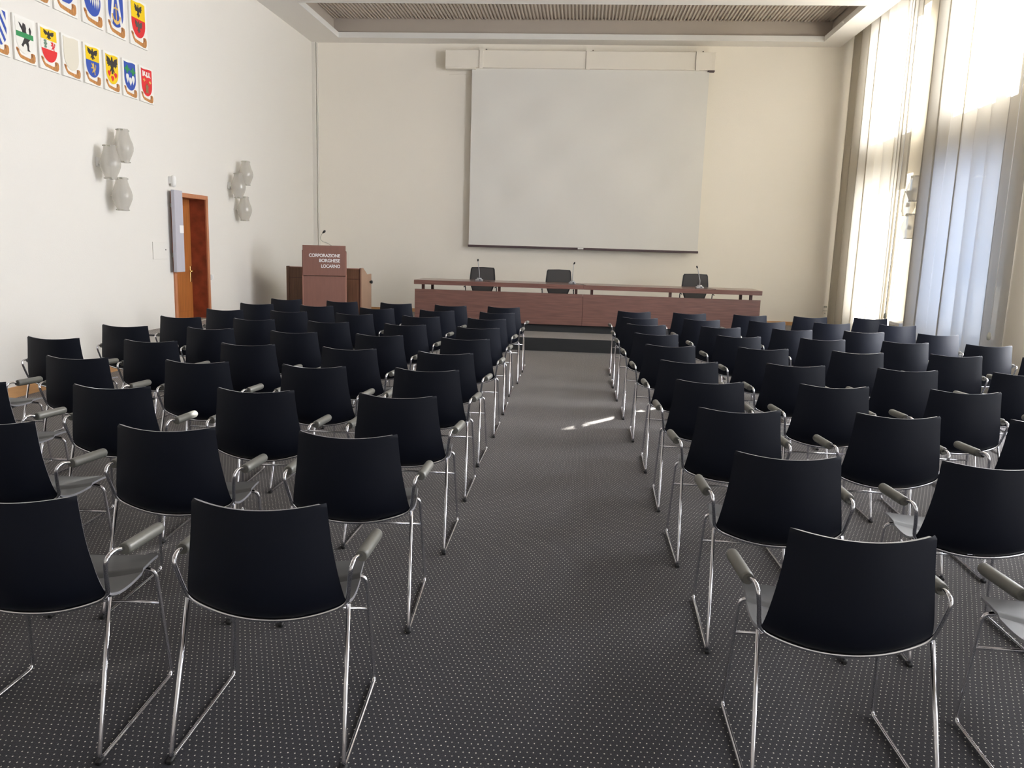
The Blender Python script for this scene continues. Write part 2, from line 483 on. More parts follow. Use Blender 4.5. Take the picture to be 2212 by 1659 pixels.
# the door: frame, dark reveal, leaf, handle
dr = MB().box(XL-0.30, XL+0.02, DY1-0.002, DY1+0.06, DZ0, DZ1+0.055)
dr.box(XL-0.30, XL+0.02, DY0-0.06, DY0+0.002, DZ0, DZ1+0.055)
dr.box(XL-0.30, XL+0.02, DY0, DY1, DZ1-0.002, DZ1+0.055)
d1 = struct('door_1', dr, 'door_frame_wood', org=(XL-0.1, (DY0+DY1)/2, DZ0))
part('door_reveal', MB().box(XL-0.29, XL+0.004, DY1-0.012, DY1-0.002, DZ0+0.02, DZ1-0.002), 'door_reveal', d1, 'dark red brown inner side of the door opening')
lf = MB().box(XL-0.27, XL-0.22, DY0+0.005, DY1-0.014, DZ0+0.012, DZ1-0.005)
lf.box(XL-0.222, XL-0.214, DY0+0.10, DY1-0.11, DZ0+0.12, DZ1-0.10, 0.004)
part('door_leaf', lf, 'door_wood', d1)
h = MB().box(XL-0.22, XL-0.212, DY1-0.075, DY1-0.035, 0.93, 1.16, 0.003)
h.tube([(XL-0.215, DY1-0.055, 1.09), (XL-0.165, DY1-0.055, 1.09), (XL-0.165, DY1-0.165, 1.085)], 0.009, fillet=0.015)
part('door_handle', h, 'brass', d1, 'brass lever handle')
part('threshold', MB().box(XL-0.30, XL+0.03, DY0, DY1, DZ0-0.01, DZ0+0.012), 'grille_grey', d1)
# ================================================================== COATS OF ARMS
XP = XL
def clip(poly, a, b, c):                     # keep a*x+b*y >= c
    out = []
    for i in range(len(poly)):
        p, q = poly[i], poly[(i+1) % len(poly)]
        dp = a*p[0]+b*p[1]-c; dq = a*q[0]+b*q[1]-c
        if dp >= 0: out.append(p)
        if (dp >= 0) != (dq >= 0):
            t = dp/(dp-dq); out.append((p[0]+t*(q[0]-p[0]), p[1]+t*(q[1]-p[1])))
    return out
def shield_outline():
    pts = []
    for k in range(25):                      # rounded base, left to right
        a = PI+PI*k/24
        pts.append((math.cos(a), 0.42+0.42*math.sin(a)))
    for k in range(1, 12):                   # wavy top, right to left
        x = 1-2*k/12
        pts.append((x, 0.985+0.018*math.sin(x*PI)))
    pts.insert(25, (1, 0.985)); pts.append((-1, 0.985))
    return pts
EAGLE = [(0, 1), (.10, .92), (.14, .80), (.24, .72), (.42, .86), (.95, .98), (.90, .78), (.97, .66), (.82, .62), (.86, .48), (.68, .50), (.66, .38), (.48, .44),
         (.30, .46), (.20, .34), (.42, .16), (.30, .10), (.12, .22), (.16, .02), (0, .0), (-.16, .02), (-.12, .22), (-.30, .10), (-.42, .16), (-.20, .34),
         (-.30, .46), (-.48, .44), (-.66, .38), (-.68, .50), (-.86, .48), (-.82, .62), (-.97, .66), (-.90, .78), (-.95, .98), (-.42, .86), (-.24, .72), (-.14, .80), (-.10, .92)]
LION = [(-.15, 1), (.12, .96), (.22, .84), (.18, .72), (.30, .58), (.28, .44), (.50, .50), (.62, .66), (.56, .84), (.72, .92), (.86, .78), (.74, .58), (.62, .42), (.40, .34),
        (.48, .22), (.44, .08), (.62, .0), (.26, .0), (.24, .16), (.10, .26), (-.12, .22), (-.30, .10), (-.50, .16), (-.34, .24), (-.22, .34), (-.08, .44),
        (-.14, .54), (-.52, .46), (-.78, .54), (-.60, .60), (-.28, .64), (-.30, .70), (-.58, .86), (-.70, .98), (-.50, .94), (-.26, .84)]
FLOWER = [(math.cos(2*PI*k/24)*(0.75+0.25*math.cos(4*2*PI*k/24)), 0.5+0.5*math.sin(2*PI*k/24)*(0.75+0.25*math.cos(4*2*PI*k/24))) for k in range(24)]
GRAPE = [(0, 0), (.35, .22), (.75, .42), (.95, .68), (.8, .9), (.4, 1), (-.4, 1), (-.8, .9), (-.95, .68), (-.75, .42), (-.35, .22)]
ANCHOR = [(-.06, .96), (.06, .96), (.08, .80), (.42, .76), (.42, .68), (.08, .72), (.07, .16), (.38, .20), (.62, .36), (.58, .46), (.86, .42), (.72, .24), (.42, .06), (0, -.02),
          (-.42, .06), (-.72, .24), (-.86, .42), (-.58, .46), (-.62, .36), (-.38, .20), (-.07, .16), (-.08, .72), (-.42, .68), (-.42, .76), (-.08, .80)]
TOWER = [(-.7, 0), (.7, 0), (.45, .12), (.4, .5), (.55, .55), (.55, .75), (.3, .7), (.3, .95), (.12, .95), (.1, .8), (-.1, .8), (-.12, .95), (-.3, .95), (-.3, .7), (-.55, .75), (-.55, .55), (-.4, .5), (-.45, .12)]
SNAKE = [(-.25, 0), (.25, .04), (.35, .2), (.15, .34), (.45, .46), (.5, .62), (.2, .72), (.4, .86), (.1, 1), (-.35, .96), (-.5, .8), (-.2, .68), (-.5, .56), (-.42, .4), (-.15, .32), (-.4, .16)]
SQUIG = [(-.95, 1), (-.7, 1), (-.66, .6), (-.5, .95), (-.3, .95), (-.42, .55), (-.1, .3), (-.05, .95), (.2, .9), (.12, .4), (.4, .35), (.45, 1), (.7, .95), (.62, .5), (.95, .1), (.6, .12), (.3, .1), (.02, .0), (-.1, .1),
         (-.3, .2), (-.55, .3), (-.8, .05), (-.95, .1)]

def plaque(y0, z0, W, H, label, fields, charges):
    t = thing('coat_of_arms', label, 'coat of arms', (XP, y0+W/2, z0), 0, 'coats of arms on the left wall')
    part('board', MB().box(XP+0.001, XP+0.022, y0, y0+W, z0, z0+H, 0.002), 'board_white', t)
    s0, s1, t0, t1 = 0.09*W, 0.87*W, 0.19*H, 0.95*H
    def fn(a, b, d): return (XP+0.022+d, y0+(s0+s1)/2+a*(s1-s0)/2, z0+t0+b*(t1-t0))
    so_ = shield_outline()
    rim = [(x*1.035, 0.5+(y-0.5)*1.03) for x, y in so_]
    base = fields[0]
    sh = MB().prism(rim, fn, -0.001, 0.003)
    shp = part('shield', sh, 'sh_cream' if base == 'sh_cream' else 'board_white', t)
    part('field', MB().prism(so_, fn, 0.003, 0.0045), base, shp)
    lv = 0.0045
    for m_, cuts in fields[1:]:
        p = so_
        for c in cuts: p = clip(p, *c)
        if len(p) > 2: part('field', MB().prism(p, fn, lv-0.001, lv+0.0008), m_, shp)
        lv += 0.0004
    lv += 0.001
    for m_, shape, cx, c0, sw, sh_ in charges:
        p = [(cx+a*sw, c0+b*sh_) for a, b in shape]
        mb = MB().prism(p, fn, lv-0.001, lv+0.0012)
        part('emblem', mb, m_, shp); lv += 0.0003
    # painted scroll
    def fr(a, b, d): return (XP+0.022+d, y0+a*W, z0+b*H)
    up_ = [(.06, .275), (.12, .285), (.19, .25), (.20, .19), (.26, .145), (.45, .125), (.62, .115), (.72, .115), (.74, .17), (.74, .23), (.80, .245), (.90, .235), (.93, .18)]
    dn_ = [(.92, .09), (.86, .035), (.76, .025), (.62, .035), (.42, .055), (.26, .07), (.18, .115), (.13, .17), (.08, .225)]
    sc = part('scroll', MB().prism(up_+dn_, fr, -0.001, 0.004), 'ribbon', t, 'brown painted ribbon scroll')
    cr = MB()
    cr.prism([(.745, .225), (.80, .235), (.80, .165), (.755, .15)], fr, 0.003, 0.0046)
    cr.prism([(.07, .255), (.13, .265), (.145, .225), (.10, .215)], fr, 0.003, 0.0046)
    part('scroll_curl', cr, 'ribbon_dark', sc)
    return t
CH = lambda y: (0, 1, y)          # above y
BL = lambda y: (0, -1, -y)        # below y
def bend(m_, c, wd): return (m_, [(0.62, 1.0, c-wd), (-0.62, -1.0, -(c+wd))])
eg = lambda m_, c0, w_, h_: (m_, EAGLE, 0, c0, w_, h_)
bot = 3.175
PL = [
 (7.21, 'coat of arms with blue and white diagonal bands at the left photo edge', ['sh_blue', bend('sh_white', .05, .10), bend('sh_white', .45, .10), bend('sh_white', .85, .10), bend('sh_white', 1.25, .10)], []),
 (7.58, 'white coat of arms with a black lion behind a green band', ['sh_white'], [('sh_black', LION, 0.0, .10, .92, .78), ('sh_green', [(-.995, 0), (.995, 0), (.995, .15), (-.995, .15)], 0, .45, 1, 1)]),
 (7.94, 'coat of arms with yellow top, white middle and red base', ['sh_white', ('sh_yellow', [CH(.66)]), ('sh_red', [BL(.38)])],
  [eg('sh_black', .69, .68, .26), ('sh_greygreen', SNAKE, -.48, .40, .42, .25), ('sh_red', LION, .45, .38, .36, .26)]),
 (8.30, 'empty cream coat of arms with no emblem', ['sh_cream'], []),
 (8.67, 'coat of arms with black eagle on yellow over yellow lion on blue', ['sh_blue', ('sh_yellow', [CH(.54)])], [eg('sh_black', .58, .78, .37), ('sh_gold', LION, 0.05, .10, .48, .38)]),
 (9.04, 'all yellow coat of arms with large black eagle above three red blocks', ['sh_yellow'],
  [eg('sh_black', .34, .92, .60), ('sh_red', GRAPE, -.52, .24, .25, .19), ('sh_red', GRAPE, 0, .09, .25, .19), ('sh_red', GRAPE, .52, .22, .25, .19)]),
 (9.41, 'blue coat of arms with green leaves above three white grape bunches', ['sh_blue'],
  [('sh_green', FLOWER, -.5, .58, .50, .30), ('sh_green', FLOWER, .5, .54, .50, .30), ('sh_white', GRAPE, -.5, .24, .26, .32), ('sh_white', GRAPE, 0, .16, .28, .30), ('sh_white', GRAPE, .5, .22, .26, .32)]),
 (9.78, 'red coat of arms with white marks on top and brown tower below', ['sh_red'],
  [('sh_white', SQUIG, 0, .68, .82, .22), ('sh_gold', FLOWER, -.5, .50, .24, .14), ('sh_gold', FLOWER, .58, .46, .24, .15), ('sh_brown', TOWER, 0, .12, .5, .36)]),
]
for y0, lb, fl, chg in PL: plaque(y0, bot, 0.31, 0.415, lb, fl, chg)
sp = [('sh_white', [(0, .0), (.10, .5), (.05, 1), (-.05, 1), (-.10, .5)], x, y, 1, .34) for x, y in
      [(-.75, .42), (-.5, .36), (-.25, .30), (0, .26), (.25, .22), (.5, .2), (.72, .24)]]
PT = [
 (7.77, 'mostly hidden coat of arms whose bottom corner shows at the top left', ['sh_blue'], []),
 (8.22, 'coat of arms cut by the photo top with only its brown scroll showing', ['sh_blue', ('sh_white', [BL(.02)])], []),
 (8.69, 'coat of arms with white spikes on blue in the upper row', ['sh_blue', ('sh_white', [CH(.50), BL(.57)])], sp),
 (9.14, 'blue coat of arms with yellow anchor between white diagonal bands', ['sh_blue', ('sh_white', [(1.0, .55, .58), (-1.0, -.55, -.86)]), ('sh_white', [(-1.0, .55, .58), (1.0, -.55, -.86)])],
  [('sh_gold', ANCHOR, 0, .08, .72, .56)]),
 (9.615, 'coat of arms with yellow top and black beast on red, end of upper row', ['sh_red', ('sh_yellow', [CH(.52)])], [eg('sh_black', .57, .55, .36), ('sh_grey', EAGLE, 0, .14, .52, .34)]),
]
for y0, lb, fl, chg in PT: plaque(y0, 3.795, 0.385, 0.53, lb, fl, chg)

# ================================================================== GLASS WALL LAMPS
def vase(c, sgn):
    prof = [(.058, .185), (.060, .178), (.064, .14), (.078, .09), (.100, .03), (.108, -.015), (.104, -.055), (.086, -.105), (.066, -.150), (.058, -.180), (.060, -.186)]
    return MB().lathe(prof, c, seg=36, rib=0.012, nrib=12)
def sconce(xw, sgn, cs, label):
    """xw wall face, sgn +1 left wall (lamp grows to +x), cs three centres (y, z)"""
    t = thing('wall_lamp', label, 'wall lamp', (xw, cs[1][0], cs[2][1]-0.2), 0, 'wall lamps of three vase shaped glass shades')
    xc = xw+sgn*0.15
    bp_ = MB().box(min(xw, xw+sgn*0.02), max(xw, xw+sgn*0.02), cs[1][0]-0.035, cs[1][0]+0.035, cs[1][1]-0.05, cs[1][1]+0.05, 0.004)
    part('back_plate', bp_, 'white_plastic', t)
    for (y, z) in cs:
        g = part('glass_shade', vase((xc, y, z), sgn), 'shade_glass', t, org=(xc, y, z))
        ho = MB().lathe([(0.0, .03), (.022, .03), (.026, -.03), (0.0, -.03)], (xc, y, z-0.02), seg=16)
        ho.tube([(xw+sgn*0.01, y, z-0.02), (xc, y, z-0.02)], 0.006)
        part('lamp_holder', ho, 'white_plastic', g, org=(xc, y, z))
        cl = MB()
        for zz in (0.172, -0.178):
            for dy in (-0.045, 0.045):
                cl.box(xc-0.045, xc-0.01, y+dy*1.35-0.006, y+dy*1.35+0.006, z+zz-0.006, z+zz+0.006)
                cl.box(xc+0.01, xc+0.045, y+dy*1.35-0.006, y+dy*1.35+0.006, z+zz-0.006, z+zz+0.006)
        part('clip', cl, 'grille_grey', g, org=(xc, y, z))
    return t
sconce(XL, 1, [(9.12, 2.573), (8.843, 2.367), (9.051, 2.035)], 'glass wall lamp of three frosted vases below the coats of arms')
sconce(XL, 1, [(12.537, 2.57), (12.247, 2.36), (12.457, 2.026)], 'glass wall lamp of three frosted vases between door and front wall')
sconce(XR, -1, [(12.62, 2.575), (12.80, 2.37), (12.66, 2.035)], 'glass wall lamp on the pier between the window curtains')

# ================================================================== SMALL THINGS ON THE WALLS
t = thing('motion_sensor', 'small white rounded sensor above the side door', 'sensor', (XL+0.03, 10.43, 2.22))
mb = MB().lathe([(0.0, .060), (.020, .054), (.031, .03), (.034, 0), (.032, -.05), (.022, -.085), (.0, -.095)], (XL+0.058, 10.43, 2.30), seg=20)
part('casing', mb, 'white_plastic', t); part('wall_bracket', MB().box(XL+0.001, XL+0.04, 10.40, 10.46, 2.25, 2.34, 0.003), 'white_plastic', t)
t = thing('wall_panel', 'tall narrow pale grey panel mounted beside the side door', 'panel', (XL+0.06, 10.44, 1.11))
part('panel_body', MB().box(XL+0.055, XL+0.105, 10.345, 10.56, 1.11, 2.17, 0.004), 'panel_grey', t)
part('sticker', MB().box(XL+0.105, XL+0.108, 10.45, 10.555, 1.62, 1.72), 'letter_white', t, 'white label')
part('mount', MB().box(XL+0.001, XL+0.056, 10.40, 10.50, 1.3, 1.36).box(XL+0.001, XL+0.056, 10.40, 10.50, 1.95, 2.0), 'grille_grey', t)
t = thing('wall_cabinet', 'flush white wall hatch with tiny keyhole left of the door', 'hatch', (XL, 10.08, 1.28))
part('hatch_door', MB().box(XL+0.001, XL+0.012, 9.93, 10.27, 1.28, 1.50, 0.003), 'wall_plaster_cool', t)
part('keyhole', MB().lathe([(.008, .012), (.008, .016), (0, .016)], (XL, 10.24, 1.40), 10, 'x'), 'rubber_black', t)
t = thing('light_switch', 'small white light switch right of the side door', 'switch', (XL, 11.56, 0.96))
part('plate', MB().box(XL+0.001, XL+0.012, 11.53, 11.61, 0.96, 1.04, 0.003), 'white_plastic', t)
part('rocker', MB().box(XL+0.012, XL+0.018, 11.55, 11.59, 0.975, 1.025, 0.002), 'white_plastic', t)
t = thing('wall_outlet', 'small outlet plate low on the front wall near the curtain', 'outlet', (4.752, YF, 0.42))
part('plate', MB().box(4.70, 4.80, YF-0.010, YF-0.001, 0.44, 0.62, 0.003), 'wall_plaster', t)
part('socket', MB().box(4.72, 4.78, YF-0.014, YF-0.010, 0.57, 0.60, 0.001).box(4.71, 4.79, YF-0.014, YF-0.010, 0.505, 0.512).lathe([(.012, -.012), (.012, -.016), (0, -.016)], (4.75, YF, 0.46), 12, 'y'), 'grille_grey', t)

# ================================================================== CURTAINS
def drape(y0, y1, x, label, pitch, amp, seed, zt=5.62, zb=0.03):
    rnd = random.Random(seed)
    # S-shaped folds: the cloth doubles back on itself, so some strips are three layers deep
    nf = max(2, round((y1-y0)/pitch)); wd = [rnd.uniform(0.55, 1.5) for _ in range(nf)]
    tot = sum(wd); pts = []; yy = y0; SUB = 18
    for i in range(nf):
        p_ = wd[i]/tot*(y1-y0); B = p_*rnd.uniform(0.05, 0.15); A = amp*rnd.uniform(0.6, 1.15)
        for k in range(SUB):
            th = 2*PI*k/SUB
            pts.append((yy+p_*k/SUB+B*math.sin(2*th)*0.9, A*math.sin(th)))
        yy += p_
    pts.append((y1, 0.0))
    zs = [zb, 0.8, 1.8, 2.8, 3.8, 4.8, zt]
    V = []; mid = (y0+y1)/2
    for j, z in enumerate(zs):
        f = 0.85+0.35*(1-(z-zb)/(zt-zb))
        for (yy, dx) in pts:
            V.append((x+dx*f+0.004*math.sin(yy*9+z*1.3), yy+0.012*math.sin(z*1.1+yy*5)*(1-(z-zb)/(zt-zb)), z))
    n = len(pts)
    Fc = [(j*n+i, j*n+i+1, (j+1)*n+i+1, (j+1)*n+i) for j in range(len(zs)-1) for i in range(n-1)]
    mb = MB().add(V, Fc, True)
    t = thing('curtain', label, 'curtain', (x, mid, 0.03), 0, 'cream floor length curtains')
    part('cloth', mb, 'curtain_cloth', t)
    part('curtain_rail', MB().box(x-0.02, x+0.02, y0, y1, zt, zt+0.03), 'white_plastic', t)
    return t
def cord(y, z, x, label):
    t = thing('pull_cord', label, 'cord', (x, y, z-0.05), 0, 'curtain pull cords')
    part('cord', MB().tube([(x, y, z), (x+0.01, y, 3.0), (x+0.02, y, 5.6)], 0.004, 6), 'white_plastic', t)
    part('cord_weight', MB().lathe([(0, .05), (.012, .04), (.022, 0), (.018, -.04), (0, -.05)], (x, y, z-0.03), 12), 'grille_grey', t)
XCU = 4.74
drape(13.475, 15.80, XCU, 'wide brightly lit cream curtain in the corner beside the front wall', 0.40, 0.070, 3)
drape(12.87, 13.375, XCU, 'narrow bunched cream curtain at the near edge of the far window', 0.13, 0.045, 4)
drape(10.72, 12.30, XCU, 'cream curtain with bluish folds just right of the wall pier', 0.42, 0.075, 5)
drape(8.95, 10.70, XCU, 'cream curtain at the right edge of the photo', 0.42, 0.065, 6)
cord(12.85, 0.72, 4.66, 'curtain cord with dark weight at the far window curtain')
cord(9.55, 0.76, 4.62, 'curtain cord with dark weight at the right photo edge')
t = thing('radiator_cover', 'low white radiator cover with grey grille below the wall pier', 'radiator cover', (4.82, 12.66, 0))
part('casing', MB().box(4.72, XR-0.002, 12.43, 12.84, 0.0, 0.615, 0.005), 'pelmet_white', t)
part('grille', MB().box(4.714, 4.722, 12.47, 12.80, 0.05, 0.565), 'grille_grey', t)

# ================================================================== SCREEN
YS = 16.0
t = thing('projection_screen', 'large white pull-down projection screen on the front wall', 'projection screen', (0, YS, 1.5))
part('housing', MB().box(-2.742, 2.305, YS, YS+0.16, 4.885, 5.20, 0.006), 'housing_cream', t)
part('housing_lip', MB().box(-2.73, -2.16, YS+0.01, YS+0.15, 4.862, 4.886), 'housing_cream', t)
part('end_bracket', MB().box(2.18, 2.30, YS+0.01, YS+0.12, 4.862, 4.886), 'screen_bar', t)
for x in (-2.055, -0.045, 1.98):
    b_ = MB().box(x-0.035, x+0.035, YS-0.020, YS+0.001, 4.868, 5.215)
    b_.box(x-0.030, x+0.075, YS+0.02, YS+0.235, 5.201, 5.23)
    sp_ = part('strap', b_, 'housing_cream', t)
    part('strap_seam', MB().box(x-0.043, x-0.035, YS-0.004, YS+0.001, 4.886, 5.199).box(x+0.02, x+0.10, YS+0.03, YS+0.12, 5.202, 5.226), 'seam_dark', sp_)
part('mounting_board', MB().box(-2.70, 2.0, YF-0.02, YF-0.001, 4.80, ZC-0.002), 'wall_plaster', t)
# cloth with soft sags
nx, nz = 60, 40; V = []
X0, X1, Z0, Z1 = -2.235, 2.212, 1.575, 4.885
for j in range(nz+1):
    for i in range(nx+1):
        a = i/nx; b = j/nz
        e = min(1, 6*a*(1-a))*min(1, 5*b*(1-b)+0.15)
        dgl = math.sin((a*7.5+(1-b)*5.5)*2.8+1.4*math.sin(b*4))*0.5+math.sin((a*9-(1-b)*6.2)*1.7+2*math.sin(a*3))*0.4
        V.append((X0+(X1-X0)*a, YS+0.075+0.042*e*dgl*(0.4+0.6*abs(a-0.5)*2), Z0+(Z1-Z0)*b-0.006*math.sin(PI*a)*(1-b)))
Fc = [(j*(nx+1)+i, j*(nx+1)+i+1, (j+1)*(nx+1)+i+1, (j+1)*(nx+1)+i) for j in range(nz) for i in range(nx)]
part('screen_cloth', MB().add(V, Fc, True), 'screen_fabric', t)
bb = part('bottom_bar', MB().box(X0-0.012, X1+0.012, YS+0.05, YS+0.09, 1.535, 1.578, 0.006), 'screen_bar', t)
part('pull_tab', MB().box(-0.09, 0.02, YS+0.044, YS+0.052, 1.548, 1.575, 0.002), 'white_plastic', bb)

# ================================================================== DESK
DKY = 13.26
t = thing('speakers_desk', 'long reddish brown speakers desk on the low stage', 'desk', (0.07, DKY+0.3, STAGE_Z))
part('front_panel', MB().box(-2.727, 0.040, DKY, DKY+0.025, 0.325, 0.835, 0.002), 'desk_wood', t)
part('front_panel', MB().box(0.044, 2.870, DKY, DKY+0.025, 0.325, 0.835, 0.002), 'desk_wood', t)
part('desktop', MB().box(-2.73, 0.0415, DKY-0.06, DKY+0.72, 0.915, 0.985, 0.003), 'desk_top_wood', t)
part('desktop', MB().box(0.0425, 2.875, DKY-0.06, DKY+0.72, 0.915, 0.985, 0.003), 'desk_top_wood', t)
part('plinth', MB().box(-2.68, 2.82, DKY+0.06, DKY+0.10, STAGE_Z, 0.34), 'riser_rubber', t)
for x in (-2.595, -1.331, -0.071, 0.183, 1.444, 2.721):
    part('post', MB().box(x-0.022, x+0.022, DKY+0.03, DKY+0.075, 0.80, 0.916), 'desk_dark', t)
for x in (-2.544, 2.669):
    part('post', MB().box(x-0.022, x+0.022, DKY+0.60, DKY+0.645, STAGE_Z, 0.916), 'desk_dark', t)
part('side_support', MB().box(0.012, 0.072, DKY+0.026, DKY+0.10, STAGE_Z+0.14, 0.80), 'desk_dark', t)
for x in (-2.66, 2.80):
    part('side_support', MB().box(x-0.012, x+0.012, DKY+0.10, DKY+0.50, STAGE_Z, 0.80), 'desk_dark', t)

def desk_mic(x, y, xt, label, lean):
    z = 0.985
    t = thing('desk_microphone', label, 'microphone', (x, y, z), 0, 'microphones on the desk')
    b_ = MB().box(x-0.062, x+0.062, y-0.05, y+0.06, z, z+0.028, 0.008).lathe([(.040, .02), (.045, .03), (.034, .052), (0, .055)], (x, y+0.01, z), 18)
    part('base', b_, 'silver_plastic', t)
    part('button', MB().box(x+0.005, x+0.03, y-0.052, y-0.02, z+0.012, z+0.031, 0.003), 'black_plastic', t)
    part('gooseneck', MB().tube([(x, y+0.01, z+0.05), (x, y+0.01, z+0.12), (x+(xt-x)*0.6, y+0.0, z+0.25), (xt, y-0.015, z+0.335)], [0.007, 0.007, 0.005, 0.004], 8), 'silver_plastic', t)
    part('mic_head', MB().tube([(xt, y-0.015, z+0.325), (xt+lean, y-0.02, z+0.345), (xt+lean*1.3, y-0.022, z+0.362)], [0.009, 0.014, 0.007], 10), 'black_plastic', t)
    part('cable', MB().tube([(x+0.05, y+0.02, z+0.008), (x+0.16, y-0.08, z+0.004), (x+0.22, y-0.26, z+0.004)], 0.003, 6), 'black_plastic', t)
desk_mic(-1.69, 13.50, -1.715, 'gooseneck microphone on the desk in front of the left chair', 0.0)
desk_mic(-0.142, 13.50, -0.130, 'gooseneck microphone on the desk beside the middle chair', 0.012)
desk_mic(1.931, 13.50, 1.875, 'gooseneck microphone on the desk in front of the right chair', -0.012)

def office_chair(x, y, label):
    t = thing('office_chair', label, 'office chair', (x, y, STAGE_Z), 0, 'black office chairs behind the desk')
    z0 = STAGE_Z
    # back: wide upper, taper down
    def fn(a, b, d): return (x+a, y+0.25+d+0.06*(b-0.75), z0+b)   # the sitter faces the hall
    out = [(-.16, .53), (.16, .53), (.185, .60), (.232, .72), (.225, .82), (.212, .955), (.195, .985), (.0, .992), (-.195, .985), (-.212, .955), (-.225, .82), (-.232, .72), (-.185, .60)]
    inn = [(a*0.90, 0.765+(b-0.765)*0.93) for a, b in out]
    part('backrest_frame', MB().prism(out, fn, 0.0, 0.03), 'black_plastic', t)
    part('backrest', MB().prism(inn, fn, -0.008, 0.038), 'seat_mesh_black', t)
    part('seat', MB().box(x-0.24, x+0.24, y-0.24, y+0.20, z0+0.42, z0+0.49, 0.02), 'seat_mesh_black', t)
    part('back_support', MB().tube([(x, y+0.28, z0+0.66), (x, y+0.27, z0+0.5), (x, y+0.1, z0+0.40)], 0.02, fillet=0.05), 'black_plastic', t)
    part('column', MB().tube([(x, y, z0+0.09), (x, y, z0+0.42)], 0.026), 'silver_plastic', t)
    for k in range(5):
        a = 2*PI*k/5+0.3
        l = part('base_arm', MB().tube([(x, y, z0+0.10), (x+0.28*math.cos(a), y+0.28*math.sin(a), z0+0.07)], [0.022, 0.014]), 'black_plastic', t)
        part('castor', MB().lathe([(0, -.014), (.027, -.012), (.028, 0), (.027, .012), (0, .014)], (x+0.28*math.cos(a), y+0.28*math.sin(a), z0+0.028), 14, 'x'), 'black_plastic', l)
    for sgn in (-1, 1):
        part('armrest', MB().tube([(x+sgn*0.20, y+0.12, z0+0.44), (x+sgn*0.27, y+0.10, z0+0.46), (x+sgn*0.275, y+0.06, z0+0.66), (x+sgn*0.27, y-0.16, z0+0.655)], 0.008, fillet=0.04), 'black_plastic', t)
